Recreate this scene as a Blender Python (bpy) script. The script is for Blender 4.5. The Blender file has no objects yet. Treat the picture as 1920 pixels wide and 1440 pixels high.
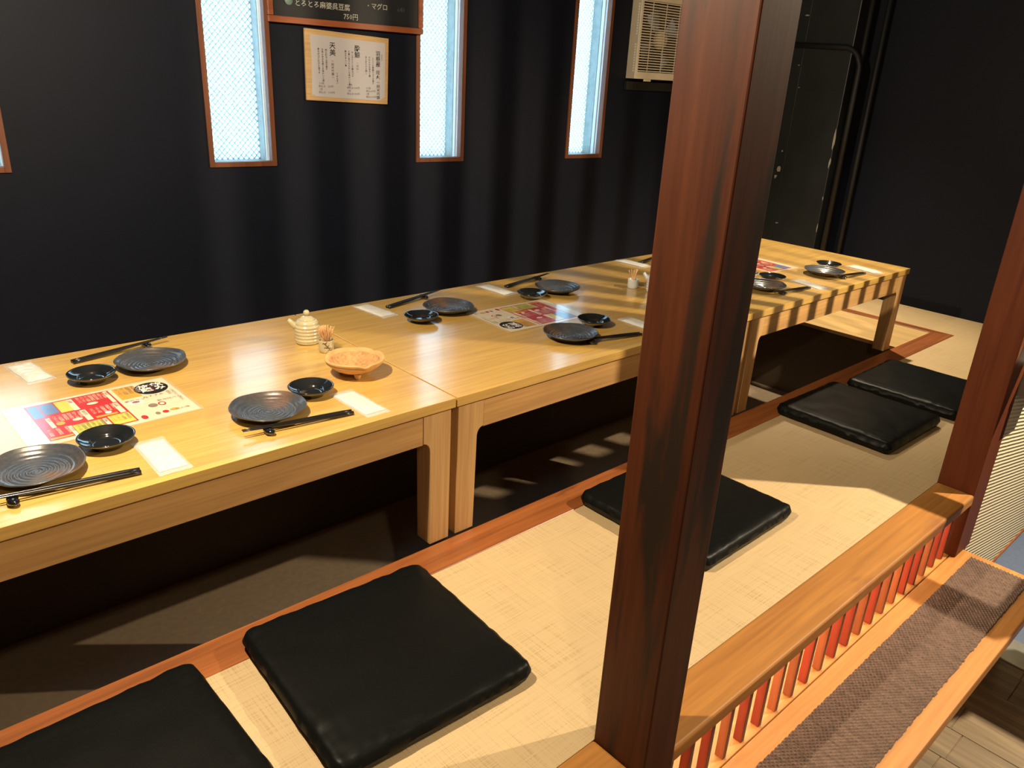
import bpy, bmesh, math, random
from mathutils import Vector, Matrix, noise
random.seed(7)
sc = bpy.context.scene
C = sc.collection
PI = math.pi

# ------------------------------------------------------------------ camera
cam = bpy.data.objects.new('camera', bpy.data.cameras.new('camera'))
C.objects.link(cam)
right = Vector((0.7416957917, -0.6687816661, 0.0511706524))
down = Vector((-0.2130177016, -0.3072076667, -0.927494964))
fwd = Vector((0.6360116441, 0.6770188569, -0.3703169670))
mw = Matrix.Identity(4)
for i in range(3):
    mw[i][0], mw[i][1], mw[i][2] = right[i], -down[i], -fwd[i]
mw.translation = Vector((-0.9946416, -1.2346793, 1.0322411))
cam.matrix_world = mw
cam.data.sensor_width = 36
cam.data.lens = 1450.256 * 36 / 1920
cam.data.clip_start = 0.02
sc.camera = cam

# ------------------------------------------------------------------ daylight, lamps, exposure
world = bpy.data.worlds.new('sky')
sc.world = world
world.use_nodes = True
bg = world.node_tree.nodes['Background']
bg.inputs[0].default_value = (0.55, 0.79, 1.0, 1)
bg.inputs[1].default_value = 10.0
vs = sc.view_settings
vs.view_transform = 'Standard'
vs.look = 'None'
vs.gamma = 1
vs.use_curve_mapping = False
vs.exposure = 0.0

def lamp(name, loc, power, col, rad=0.03, target=None, cone=None, blend=0.3):
    d = bpy.data.lights.new(name, 'SPOT' if cone else 'POINT')
    d.energy = power
    d.color = col
    d.shadow_soft_size = rad
    o = bpy.data.objects.new(name, d)
    C.objects.link(o)
    o.location = loc
    if cone:
        d.spot_size = math.radians(cone)
        d.spot_blend = blend
        o.rotation_euler = (Vector(target) - Vector(loc)).to_track_quat('-Z', 'Y').to_euler()
    return o

WARM = (1.0, 0.82, 0.57)
lamp('aisle_lamp', (1.95, -1.40, 1.67), 330, WARM, 0.012, (1.15, -0.45, 0.0), 116, 1.0)
lamp('pendant_lamp', (-0.80, -0.05, 1.55), 140, WARM, 0.016)
lamp('entrance_lamp', (-1.00, -1.75, 1.85), 32, WARM, 0.03)
lamp('far_table_spotlight', (2.75, 0.55, 1.95), 230, WARM, 0.03, (2.45, 0.42, 0.3), 74, 0.9)

# ------------------------------------------------------------------ materials
MATS = {}
def new_mat(name):
    m = bpy.data.materials.new(name)
    m.use_nodes = True
    nt = m.node_tree
    MATS[name] = m
    return m, nt, nt.nodes['Principled BSDF']

def L(nt, a, b):
    nt.links.new(a, b)

def coords(nt, scale=(1, 1, 1), rot=(0, 0, 0)):
    t = nt.nodes.new('ShaderNodeTexCoord')
    mp = nt.nodes.new('ShaderNodeMapping')
    mp.inputs['Scale'].default_value = scale
    mp.inputs['Rotation'].default_value = rot
    L(nt, t.outputs['Object'], mp.inputs[0])
    return mp.outputs[0]

def tex_noise(nt, vec, scale, detail=5, rough=0.55, dist=0.0):
    n = nt.nodes.new('ShaderNodeTexNoise')
    n.inputs['Scale'].default_value = scale
    n.inputs['Detail'].default_value = detail
    n.inputs['Roughness'].default_value = rough
    n.inputs['Distortion'].default_value = dist
    L(nt, vec, n.inputs['Vector'])
    return n.outputs['Fac']

def ramp(nt, fac, stops):
    r = nt.nodes.new('ShaderNodeValToRGB')
    e = r.color_ramp.elements
    while len(e) < len(stops):
        e.new(0.5)
    for k, (p, c) in enumerate(stops):
        e[k].position = p
        e[k].color = (*c, 1) if len(c) == 3 else c
    L(nt, fac, r.inputs[0])
    return r.outputs[0]

def mix(nt, fac, a, b, mode='MIX'):
    n = nt.nodes.new('ShaderNodeMix')
    n.data_type = 'RGBA'
    n.blend_type = mode
    if isinstance(fac, (int, float)):
        n.inputs[0].default_value = fac
    else:
        L(nt, fac, n.inputs[0])
    for v, i in ((a, 6), (b, 7)):
        if isinstance(v, tuple):
            n.inputs[i].default_value = (*v, 1)
        else:
            L(nt, v, n.inputs[i])
    return n.outputs[2]

def bump(nt, p, h, strength=0.2, dist=0.002):
    b = nt.nodes.new('ShaderNodeBump')
    b.inputs['Strength'].default_value = strength
    b.inputs['Distance'].default_value = dist
    L(nt, h, b.inputs['Height'])
    L(nt, b.outputs[0], p.inputs['Normal'])

def plain(name, col, rough=0.5, metal=0.0, coat=0.0, var=0.12, nscale=30, bmp=0.0, spec=0.5):
    m, nt, p = new_mat(name)
    v = coords(nt)
    f = tex_noise(nt, v, nscale, 4)
    d = tuple(c * (1 - var) for c in col)
    b = tuple(min(1, c * (1 + var)) for c in col)
    L(nt, ramp(nt, f, [(0.3, d), (0.7, b)]), p.inputs['Base Color'])
    p.inputs['Roughness'].default_value = rough
    p.inputs['Metallic'].default_value = metal
    p.inputs['Coat Weight'].default_value = coat
    p.inputs['Coat Roughness'].default_value = 0.08
    p.inputs['Specular IOR Level'].default_value = spec
    if bmp:
        bump(nt, p, f, bmp, 0.001)
    return m

def wood(name, lo, hi, axis='X', rough=0.4, coat=0.0, coat_rough=0.15, grain=1.0, bmp=0.05, stain=None, pore=None, rnd=0.0):
    m, nt, p = new_mat(name)
    k = {'X': (0.9, 16, 16), 'Y': (16, 0.9, 16), 'Z': (16, 16, 0.9)}[axis]
    v = coords(nt, tuple(a * grain for a in k))
    f = tex_noise(nt, v, 2.2, 6, 0.6, 0.6)
    col = ramp(nt, f, [(0.28, lo), (0.72, hi)])
    k2 = tuple(a * grain * 5 if a > 2 else a * grain * 3 for a in k)
    f2 = tex_noise(nt, coords(nt, k2), 2.0, 3, 0.5)
    col = mix(nt, 0.35, col, ramp(nt, f2, [(0.35, (0.55, 0.55, 0.55)), (0.6, (1, 1, 1))]), 'MULTIPLY')
    if stain:
        sv = coords(nt, (13, 13, 1.6) if axis == 'Z' else (2.5, 9, 9))
        sf = tex_noise(nt, sv, 1.6, 4, 0.55, 0.3)
        col = mix(nt, ramp(nt, sf, [(stain[1], (0, 0, 0)), (stain[1] + 0.12, (1, 1, 1))]), col, stain[0])
    if rnd:
        oi = nt.nodes.new('ShaderNodeObjectInfo')
        col = mix(nt, 1.0, col, ramp(nt, oi.outputs['Random'], [(0, (1 - rnd, 1 - rnd, 1 - rnd)), (1, (1, 1, 1))]), 'MULTIPLY')
    L(nt, col, p.inputs['Base Color'])
    p.inputs['Roughness'].default_value = rough
    p.inputs['Coat Weight'].default_value = coat
    p.inputs['Coat Roughness'].default_value = coat_rough
    p.inputs['Specular IOR Level'].default_value = 0.22 if 'post' in name else 0.5
    if bmp:
        bump(nt, p, f2, bmp, 0.001)
    return m

wood('oak', (0.55, 0.32, 0.078), (0.70, 0.44, 0.115), 'X', 0.40, 1.0, 0.15, 1.0, 0.03)
wood('oak_upright', (0.46, 0.26, 0.10), (0.66, 0.40, 0.17), 'Z', 0.5, 0.1, 0.3, 0.8, 0.03)
wood('oak_rail', (0.46, 0.25, 0.09), (0.66, 0.38, 0.14), 'X', 0.5, 0.1, 0.3, 0.8, 0.03)
wood('cover_board', (0.55, 0.36, 0.14), (0.72, 0.50, 0.22), 'Y', 0.5, 0, 0.2, 0.7, 0.03)
wood('border_wood', (0.20, 0.060, 0.016), (0.40, 0.130, 0.036), 'X', 0.42, 0.15, 0.25, 0.9, 0.06, ((0.10, 0.03, 0.012), 0.66))
wood('border_wood_across', (0.20, 0.060, 0.016), (0.40, 0.130, 0.036), 'Y', 0.42, 0.15, 0.25, 0.9, 0.06)
wood('threshold_wood', (0.33, 0.13, 0.024), (0.50, 0.22, 0.044), 'X', 0.55, 0.0, 0.22, 0.7, 0.06, ((0.28, 0.10, 0.03), 0.60))
wood('step_wood', (0.46, 0.19, 0.042), (0.62, 0.28, 0.075), 'X', 0.5, 0.0, 0.25, 0.8, 0.05)
wood('post_wood', (0.038, 0.0088, 0.003), (0.078, 0.020, 0.006), 'Z', 0.5, 0.0, 0.25, 1.0, 0.12, ((0.015, 0.0085, 0.0055), 0.50))
wood('post_wood_clean', (0.095, 0.021, 0.006), (0.155, 0.038, 0.011), 'Z', 0.55, 0.0, 0.25, 0.8, 0.06)
wood('slat_wood', (0.36, 0.035, 0.018), (0.56, 0.085, 0.040), 'Z', 0.4, 0.2, 0.25, 0.8, 0.05, None, None, 0.35)
wood('slat_wood_orange', (0.42, 0.11, 0.035), (0.58, 0.19, 0.07), 'Z', 0.4, 0.2, 0.25, 0.8, 0.05, None, None, 0.25)
wood('window_wood', (0.13, 0.040, 0.016), (0.22, 0.075, 0.030), 'Z', 0.5, 0, 0.2, 1.0, 0.05)
wood('board_frame_wood', (0.24, 0.065, 0.022), (0.36, 0.105, 0.036), 'X', 0.45, 0.1, 0.2, 1.0, 0.04)
wood('pale_board', (0.52, 0.33, 0.15), (0.64, 0.43, 0.21), 'X', 0.6, 0, 0.2, 1.0, 0.04)
wood('plank_wood', (0.20, 0.14, 0.075), (0.42, 0.31, 0.18), 'Y', 0.45, 0.1, 0.3, 1.2, 0.1, None, None, 0.25)
wood('ceiling_wood', (0.05, 0.035, 0.025), (0.08, 0.055, 0.04), 'X', 0.7)
plain('wall_paint', (0.0036, 0.0060, 0.0150), 0.60, var=0.10, nscale=14, bmp=0.06, spec=0.22)
plain('brown_paint', (0.16, 0.12, 0.085), 0.7)
plain('column_paint', (0.013, 0.016, 0.018), 0.42, var=0.2, nscale=9, bmp=0.1)
plain('chipped_paint', (0.33, 0.30, 0.24), 0.7)
plain('pipe_paint', (0.008, 0.009, 0.010), 0.6, var=0.1)
plain('pit_panel', (0.095, 0.066, 0.040), 0.6, var=0.12, nscale=6)
plain('pit_floor', (0.22, 0.16, 0.10), 0.8, var=0.10, nscale=60, bmp=0.15)
plain('cream_panel', (0.80, 0.74, 0.62), 0.7, var=0.03)
plain('blue_floor', (0.10, 0.14, 0.24), 0.8, var=0.1, nscale=80, bmp=0.1)
plain('steel_plate', (0.55, 0.56, 0.54), 0.35, 0.9, var=0.1, nscale=12)
plain('aluminium', (0.62, 0.68, 0.75), 0.4, 0.3, var=0.04)
plain('aged_sash', (0.30, 0.36, 0.36), 0.5, 0.2, var=0.15, nscale=40)
plain('leather', (0.0042, 0.0050, 0.0050), 0.42, var=0.2, nscale=260, bmp=0.12, spec=0.13)
plain('saucer_glaze', (0.010, 0.012, 0.014), 0.09, coat=1.0, var=0.2, spec=0.6)
plain('lacquer', (0.008, 0.008, 0.009), 0.30, coat=0.3, var=0.1)
plain('rest_glaze', (0.006, 0.006, 0.007), 0.08, coat=1.0, var=0.1)
plain('pot_glaze', (0.50, 0.44, 0.27), 0.22, coat=0.6, var=0.12, nscale=35)
plain('white_glaze', (0.62, 0.64, 0.66), 0.25, coat=0.5, var=0.05)
plain('brush_brown', (0.13, 0.07, 0.03), 0.4)
plain('toothpick_wood', (0.70, 0.42, 0.20), 0.6, var=0.1)
plain('clay', (0.60, 0.33, 0.125), 0.7, var=0.16, nscale=60, bmp=0.25)
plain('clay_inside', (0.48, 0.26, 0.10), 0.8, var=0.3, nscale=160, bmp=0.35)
plain('towel_cloth', (0.68, 0.65, 0.57), 0.8, var=0.03)
plain('paper', (0.50, 0.49, 0.53), 0.7, var=0.03, nscale=8)
plain('ink', (0.012, 0.011, 0.016), 0.6)
plain('faint_ink', (0.16, 0.15, 0.16), 0.6)
plain('chalkboard', (0.010, 0.012, 0.016), 0.5, var=0.25, nscale=7)
plain('chalk', (0.42, 0.42, 0.40), 0.9)
plain('faint_chalk', (0.06, 0.06, 0.065), 0.9)
plain('teal_magnet', (0.16, 0.24, 0.23), 0.5)
plain('fan_plastic', (0.80, 0.74, 0.60), 0.4, var=0.04)
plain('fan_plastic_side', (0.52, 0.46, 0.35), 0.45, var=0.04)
plain('fan_dark', (0.06, 0.05, 0.04), 0.6)
plain('fan_blade', (0.30, 0.38, 0.52), 0.3)
plain('flat_black', (0.010, 0.010, 0.011), 0.6)
plain('grey_plastic', (0.30, 0.27, 0.22), 0.5, var=0.04)
plain('menu_paper', (0.74, 0.62, 0.45), 0.35, coat=0.9, var=0.06, nscale=60)
plain('print_red', (0.50, 0.030, 0.035), 0.35, coat=0.9, var=0.06)
plain('print_yellow', (0.70, 0.55, 0.09), 0.35, coat=0.9, var=0.06)
plain('print_green', (0.50, 0.50, 0.07), 0.35, coat=0.9, var=0.06)
plain('print_orange', (0.68, 0.36, 0.06), 0.35, coat=0.9, var=0.06)
plain('print_cream', (0.78, 0.66, 0.50), 0.35, coat=0.9, var=0.05)
plain('print_blue', (0.10, 0.20, 0.42), 0.35, coat=0.9, var=0.06)
plain('print_black', (0.012, 0.011, 0.012), 0.35, coat=0.9)
plain('print_white', (0.80, 0.78, 0.74), 0.35, coat=0.9)
plain('print_grey', (0.25, 0.18, 0.14), 0.35, coat=0.9)
plain('lamination', (0.55, 0.42, 0.24), 0.25, coat=1.0, var=0.05)

def special_materials():
    # woven tatami sheet: fine crossing threads
    m, nt, p = new_mat('tatami')
    a = tex_noise(nt, coords(nt, (6, 420, 1)), 1.0, 2)
    b = tex_noise(nt, coords(nt, (420, 6, 1)), 1.0, 2)
    ad = nt.nodes.new('ShaderNodeMath'); ad.operation = 'ADD'
    L(nt, a, ad.inputs[0]); L(nt, b, ad.inputs[1])
    big = tex_noise(nt, coords(nt), 3.0, 3)
    col = ramp(nt, ad.outputs[0], [(0.62, (0.40, 0.27, 0.13)), (0.98, (0.58, 0.43, 0.235))])
    col = mix(nt, 0.5, col, ramp(nt, big, [(0.3, (0.85, 0.85, 0.85)), (0.7, (1, 1, 1))]), 'MULTIPLY')
    L(nt, col, p.inputs['Base Color'])
    p.inputs['Roughness'].default_value = 0.62
    bump(nt, p, ad.outputs[0], 0.15, 0.001)
    # ribbed wallpaper
    m, nt, p = new_mat('wallpaper')
    w = nt.nodes.new('ShaderNodeTexWave')
    w.wave_type = 'BANDS'; w.bands_direction = 'Z'
    w.inputs['Scale'].default_value = 26
    w.inputs['Distortion'].default_value = 0.5
    L(nt, coords(nt, (1, 1, 1), (0, math.radians(-12), 0)), w.inputs['Vector'])
    L(nt, ramp(nt, w.outputs['Fac'], [(0.2, (0.58, 0.50, 0.33)), (0.7, (0.72, 0.64, 0.45))]), p.inputs['Base Color'])
    p.inputs['Roughness'].default_value = 0.7
    bump(nt, p, w.outputs['Fac'], 0.8, 0.003)
    # fired stoneware plate: blue-grey with rusty patches
    m, nt, p = new_mat('stoneware')
    f = tex_noise(nt, coords(nt), 9, 3)
    f2 = tex_noise(nt, coords(nt), 160, 4)
    col = ramp(nt, f, [(0.34, (0.046, 0.056, 0.078)), (0.56, (0.070, 0.068, 0.070)), (0.74, (0.20, 0.10, 0.05))])
    col = mix(nt, 0.5, col, ramp(nt, f2, [(0.35, (0.55, 0.55, 0.55)), (0.65, (1, 1, 1))]), 'MULTIPLY')
    L(nt, col, p.inputs['Base Color'])
    p.inputs['Roughness'].default_value = 0.27
    p.inputs['Specular IOR Level'].default_value = 0.85
    bump(nt, p, f2, 0.2, 0.0006)
    # woven runner
    m, nt, p = new_mat('woven_mat')
    f = tex_noise(nt, coords(nt, (40, 14, 1)), 3, 3)
    L(nt, ramp(nt, f, [(0.35, (0.12, 0.075, 0.055)), (0.65, (0.19, 0.12, 0.09))]), p.inputs['Base Color'])
    p.inputs['Roughness'].default_value = 0.75
    # patterned wired window glass, lit from behind by the sky
    m, nt, p = new_mat('figured_glass')
    nt.nodes.remove(p)
    out = nt.nodes['Material Output']
    tr = nt.nodes.new('ShaderNodeBsdfTranslucent')
    gl = nt.nodes.new('ShaderNodeBsdfGlossy'); gl.inputs['Roughness'].default_value = 0.25
    facs = []
    for ang in (42, -42):
        w = nt.nodes.new('ShaderNodeTexWave')
        w.wave_type = 'BANDS'; w.bands_direction = 'X'
        w.inputs['Scale'].default_value = 22
        w.inputs['Distortion'].default_value = 1.2
        w.inputs['Detail'].default_value = 2
        w.inputs['Detail Scale'].default_value = 6
        L(nt, coords(nt, (1, 1, 1), (0, math.radians(ang), 0)), w.inputs['Vector'])
        facs.append(w.outputs['Fac'])
    mn = nt.nodes.new('ShaderNodeMath'); mn.operation = 'MINIMUM'
    L(nt, facs[0], mn.inputs[0]); L(nt, facs[1], mn.inputs[1])
    L(nt, ramp(nt, mn.outputs[0], [(0.0, (0.09, 0.12, 0.13)), (0.16, (0.60, 0.74, 0.78)), (0.4, (0.86, 0.92, 0.93))]), tr.inputs['Color'])
    ms = nt.nodes.new('ShaderNodeMixShader'); ms.inputs[0].default_value = 0.06
    L(nt, tr.outputs[0], ms.inputs[1]); L(nt, gl.outputs[0], ms.inputs[2])
    L(nt, ms.outputs[0], out.inputs['Surface'])
    # clear crinkled film
    m, nt, p = new_mat('clear_film')
    p.inputs['Base Color'].default_value = (0.85, 0.85, 0.82, 1)
    p.inputs['Roughness'].default_value = 0.12
    p.inputs['Alpha'].default_value = 0.30
    p.inputs['Coat Weight'].default_value = 0.5
    bump(nt, p, tex_noise(nt, coords(nt), 70, 3), 0.6, 0.002)
    # lamp tube behind the slats
    m, nt, p = new_mat('tube_glow')
    p.inputs['Emission Color'].default_value = (1.0, 0.86, 0.66, 1)
    p.inputs['Emission Strength'].default_value = 26
special_materials()
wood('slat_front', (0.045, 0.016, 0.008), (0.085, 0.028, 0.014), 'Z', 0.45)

# ------------------------------------------------------------------ helpers
def mesh_obj(name, verts, faces, mat=None, parent=None, smooth=False):
    me = bpy.data.meshes.new(name)
    me.from_pydata([tuple(v) for v in verts], [], faces)
    me.update()
    o = bpy.data.objects.new(name, me)
    C.objects.link(o)
    if mat:
        me.materials.append(MATS[mat])
    if smooth:
        for p in me.polygons:
            p.use_smooth = True
    if parent:
        o.parent = parent
    return o

def from_bm(name, bm, mat=None, parent=None, smooth=False):
    bmesh.ops.recalc_face_normals(bm, faces=bm.faces)
    me = bpy.data.meshes.new(name)
    bm.to_mesh(me)
    bm.free()
    o = bpy.data.objects.new(name, me)
    C.objects.link(o)
    if mat:
        me.materials.append(MATS[mat])
    if smooth:
        for p in me.polygons:
            p.use_smooth = True
    if parent:
        o.parent = parent
    return o

def bm_box(bm, x0, x1, y0, y1, z0, z1, bev=0.0, seg=2):
    r = bmesh.ops.create_cube(bm, size=1)
    for v in r['verts']:
        v.co = Vector(((x0 + x1) / 2 + v.co.x * (x1 - x0), (y0 + y1) / 2 + v.co.y * (y1 - y0), (z0 + z1) / 2 + v.co.z * (z1 - z0)))
    if bev:
        es = list({e for v in r['verts'] for e in v.link_edges})
        bmesh.ops.bevel(bm, geom=es, offset=bev, segments=seg, affect='EDGES', profile=0.5)

def box(name, x0, x1, y0, y1, z0, z1, mat, parent=None, bev=0.0, seg=2):
    bm = bmesh.new()
    bm_box(bm, x0, x1, y0, y1, z0, z1, bev, seg)
    return from_bm(name, bm, mat, parent)

def boxes(name, lst, mat, parent=None, bev=0.0):
    bm = bmesh.new()
    for b in lst:
        bm_box(bm, *b, bev=bev)
    return from_bm(name, bm, mat, parent)

def prism(name, pts, z0, z1, mat, parent=None, bev=0.0, axis='Z'):
    bm = bmesh.new()
    def P3(a, b, h):
        return {'Z': (a, b, h), 'Y': (a, h, b), 'X': (h, a, b)}[axis]
    lo = [bm.verts.new(P3(a, b, z0)) for a, b in pts]
    hi = [bm.verts.new(P3(a, b, z1)) for a, b in pts]
    n = len(pts)
    bm.faces.new(lo); bm.faces.new(hi)
    for i in range(n):
        bm.faces.new((lo[i], lo[(i + 1) % n], hi[(i + 1) % n], hi[i]))
    bmesh.ops.recalc_face_normals(bm, faces=bm.faces)
    if bev:
        bmesh.ops.bevel(bm, geom=list(bm.edges), offset=bev, segments=1, affect='EDGES')
    return from_bm(name, bm, mat, parent)

def lathe(name, prof, seg, mat, parent=None, fn=None, smooth=True):
    """prof: (r, z) from axis to axis; fn(r, z, t) -> (r, z) for irregular shapes."""
    vs_, fs = [], []
    for (r, z) in prof:
        for k in range(seg):
            t = 2 * PI * k / seg
            rr, zz = fn(r, z, t) if fn else (r, z)
            vs_.append((rr * math.cos(t), rr * math.sin(t), zz))
    for i in range(len(prof) - 1):
        for k in range(seg):
            a, b = i * seg + k, i * seg + (k + 1) % seg
            fs.append((a, b, b + seg, a + seg))
    if prof[0][0] < 0.001:
        fs.append(tuple(range(seg))[::-1])
    if prof[-1][0] < 0.001:
        fs.append(tuple(range((len(prof) - 1) * seg, len(prof) * seg)))
    return mesh_obj(name, vs_, fs, mat, parent, smooth)

def tube(name, pts, radii, mat, parent=None, seg=12, cap=True):
    bm = bmesh.new()
    rings = []
    up0 = Vector((0.13, 0.21, 0.97))
    for i, p in enumerate(pts):
        p = Vector(p)
        d = (Vector(pts[min(i + 1, len(pts) - 1)]) - Vector(pts[max(i - 1, 0)])).normalized()
        u = d.cross(up0).normalized()
        w = d.cross(u)
        r = radii[i] if isinstance(radii, (list, tuple)) else radii
        rings.append([bm.verts.new(p + r * (math.cos(2 * PI * k / seg) * u + math.sin(2 * PI * k / seg) * w)) for k in range(seg)])
    for a, b in zip(rings, rings[1:]):
        for k in range(seg):
            bm.faces.new((a[k], a[(k + 1) % seg], b[(k + 1) % seg], b[k]))
    if cap:
        bm.faces.new(rings[0]); bm.faces.new(rings[-1])
    return from_bm(name, bm, mat, parent, True)

def root(name, label, cat, loc=(0, 0, 0), rz=0.0, group=None, kind=None):
    o = bpy.data.objects.new(name, None)
    o.empty_display_size = 0.05
    C.objects.link(o)
    o.location = loc
    o.rotation_euler = (0, 0, rz)
    return tag(o, label, cat, group, kind)

def tag(o, label=None, cat=None, group=None, kind=None):
    if label: o['label'] = label
    if cat: o['category'] = cat
    if group: o['group'] = group
    if kind: o['kind'] = kind
    return o

def struct(o, label, cat):
    return tag(o, label, cat, None, 'structure')

def copy_tree(o, parent=None):
    c = o.copy()
    C.objects.link(c)
    c.parent = parent
    for ch in list(o.children):
        copy_tree(ch, c)
    return c

def text_mesh(name, body, size, mat, parent, loc, rot=(0, 0, 0), align='LEFT', line=1.0, bold=0.0):
    cu = bpy.data.curves.new(name, 'FONT')
    cu.body = body
    cu.size = size
    cu.align_x = align
    cu.space_line = line
    cu.offset = bold
    cu.resolution_u = 1
    cu.fill_mode = 'FRONT'
    t = bpy.data.objects.new(name, cu)
    C.objects.link(t)
    dg = bpy.context.evaluated_depsgraph_get()
    dg.update()
    me = bpy.data.meshes.new_from_object(t.evaluated_get(dg))
    bpy.data.objects.remove(t)
    me.materials.clear()
    me.materials.append(MATS[mat])
    o = bpy.data.objects.new(name, me)
    C.objects.link(o)
    o.parent = parent
    o.location = loc
    o.rotation_euler = rot
    return o

# ------------------------------------------------------------------ the room
HT = 0.362          # table top above the tatami (z = 0)
XE = 3.279          # far end wall
STEP = -0.205
FL = -0.45          # aisle floor
CEIL = 2.25
XL, YF = -2.4, -2.9

# tatami platform around the leg pit
fo = boxes('floor_tatami', [(XL, 2.918, -0.628, -0.090, -0.03, 0.0), (2.918, XE, -0.628, 1.36, -0.03, 0.0), (XL, 2.918, 0.84, 1.70, -0.03, 0.0)], 'tatami')
struct(fo, 'beige woven tatami floor of the raised seating platform', 'floor')
t = prism('trim_1', [(XL, -0.090), (2.918, -0.090), (2.866, 0.0), (XL, 0.0)], -0.04, 0.002, 'border_wood', bev=0.0012)
struct(t, 'long reddish wooden border strip along the near edge of the pit', 'trim')
t = prism('trim_2', [(2.918, -0.0895), (2.918, 0.84), (2.866, 0.75), (2.866, 0.0005)], -0.04, 0.002, 'border_wood_across', bev=0.0012)
struct(t, 'short reddish border strip across the far end of the pit', 'trim')
t = prism('trim_3', [(XL, 0.75), (2.8655, 0.75), (2.9175, 0.8395), (XL, 0.8395)], -0.04, 0.002, 'border_wood', bev=0.0012)
struct(t, 'reddish border strip on the wall side of the pit', 'trim')
t = box('floor_cover_board', 2.490, 2.865, 0.001, 0.749, -0.018, -0.001, 'cover_board', bev=0.001)
struct(t, 'pale wooden board covering the far end of the leg pit', 'board')
t = boxes('wall_pit', [(XL, 2.50, -0.02, 0.0, -0.38, -0.041), (XL, 2.50, 0.75, 0.77, -0.38, -0.041), (2.50, 2.52, -0.02, 0.77, -0.38, -0.019)], 'pit_panel')
struct(t, 'dark brown panelled sides of the leg pit under the tables', 'pit wall')
t = box('floor_pit', XL, 2.52, -0.02, 0.77, -0.40, -0.3801, 'pit_floor')
struct(t, 'dull brown floor at the bottom of the leg pit', 'pit floor')

# window wall, slightly out of square with the tables
WA = math.atan(-0.076)
WO = (0.0, 1.462, 0.0)
def on_wall(o):
    o.location = WO
    o.rotation_euler = (0, 0, WA)
    return o
wins = [(-0.735, -0.504), (0.072, 0.307), (0.881, 1.110), (1.676, 1.905)]
ZB, ZT, TH = 0.689, 1.80, 0.14
lst = [(-2.7, 3.35, 0, TH, FL, ZB), (-2.7, 3.35, 0, TH, ZT, CEIL)]
edges = [-2.7] + [e for w in wins for e in w] + [3.35]
for a, b in zip(edges[::2], edges[1::2]):
    lst.append((a, b, 0, TH, ZB, ZT))
struct(on_wall(boxes('wall_back', lst, 'wall_paint')), 'dark navy painted wall with narrow tall windows', 'wall')
win_labels = ['narrow window cut off at the picture edge, wood framed', 'bright narrow window between the picture edge and the chalkboard',
              'narrow textured-glass window partly behind the chalkboard corner', 'narrow textured-glass window beside the ventilation fan']
for i, (a, b) in enumerate(wins):
    r = on_wall(root('window_%d' % (i + 1), win_labels[i], 'window', kind='structure'))
    f = 0.017
    for nm, bb in (('frame_stile', (a, a + f, -0.007, 0.022, ZB, ZT)), ('frame_stile', (b - f, b, -0.007, 0.022, ZB, ZT)),
                   ('frame_rail', (a + f, b - f, -0.007, 0.022, ZB, ZB + f)), ('frame_rail', (a + f, b - f, -0.007, 0.022, ZT - f, ZT))):
        box(nm, *bb, 'window_wood', r, 0.001)
    # metal sash set back in the opening
    boxes('sash', [(a, a + 0.012, 0.022, 0.060, ZB, ZT), (b - 0.014, b, 0.022, 0.060, ZB, ZT), (b - 0.019, b - 0.014, 0.036, 0.042, ZB, ZT),
                   (a + 0.012, b - 0.014, 0.022, 0.060, ZB, ZB + 0.012), (a + 0.012, b - 0.014, 0.022, 0.060, ZT - 0.012, ZT)], 'aluminium', r)
    boxes('outer_sash', [(a, a + 0.012, 0.0605, TH, ZB, ZT), (b - 0.016, b, 0.0605, TH, ZB, ZT),
                   (a + 0.012, b - 0.016, 0.0605, TH, ZB, ZB + 0.012), (a + 0.012, b - 0.016, 0.0605, TH, ZT - 0.012, ZT)], 'aged_sash', r)
    box('pane', a + 0.012, b - 0.016, 0.112, 0.118, ZB + 0.012, ZT - 0.012, 'figured_glass', r)

w = box('wall_right', XE, XE + 0.1, YF, 1.40, FL, CEIL, 'wall_paint')
struct(w, 'black-blue painted wall at the far end of the tables', 'wall')
struct(box('wall_left', XL - 0.1, XL, YF, 1.75, FL, CEIL, 'wall_paint'), 'dark wall behind the near end of the tables', 'wall')
struct(box('wall_front', XL, XE, YF - 0.1, YF, FL, CEIL, 'brown_paint'), 'brown wall on the far side of the aisle', 'wall')
struct(box('ceiling', XL - 0.1, XE + 0.1, YF - 0.1, 1.75, CEIL, CEIL + 0.08, 'ceiling_wood'), 'dark wooden ceiling above the tables', 'ceiling')

# column in the far corner, with painted pipes
CX0, CY0 = 3.12, 0.775
col = root('wall_column', 'black painted corner column with chipped paint beside the pipes', 'column', kind='structure')
box('shaft', CX0, XE, CY0, 1.215, 0.0, CEIL, 'column_paint', col, 0.004)
box('corner_strip', CX0 - 0.006, CX0, 1.035, 1.10, 0.0, CEIL, 'column_paint', col, 0.001)
random.seed(11)
for (y, z, h, wd) in ((CY0 + 0.004, 0.80, 0.11, 0.007), (CY0 + 0.004, 0.69, 0.06, 0.005), (CY0 + 0.003, 0.50, 0.03, 0.003), (CY0 + 0.003, 0.34, 0.05, 0.003), (1.06, 0.62, 0.035, 0.012),
                      (1.075, 0.58, 0.02, 0.008), (1.05, 1.16, 0.006, 0.006), (1.06, 0.72, 0.012, 0.005), (1.03, 1.05, 0.006, 0.005), (1.05, 1.40, 0.008, 0.012), (1.02, 0.33, 0.006, 0.014)):
    n = 9
    x0 = CX0 - (0.0068 if y > 1.03 else 0.0008)
    pts = []
    for k in range(n):
        t_ = 2 * PI * k / n
        s = 0.6 + 0.6 * random.random()
        pts.append((y + wd * s * math.cos(t_), z + h * 0.5 * s * math.sin(t_)))
    prism('paint_chip', pts, x0, x0 + 0.0006, 'chipped_paint', col, axis='X')
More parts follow.
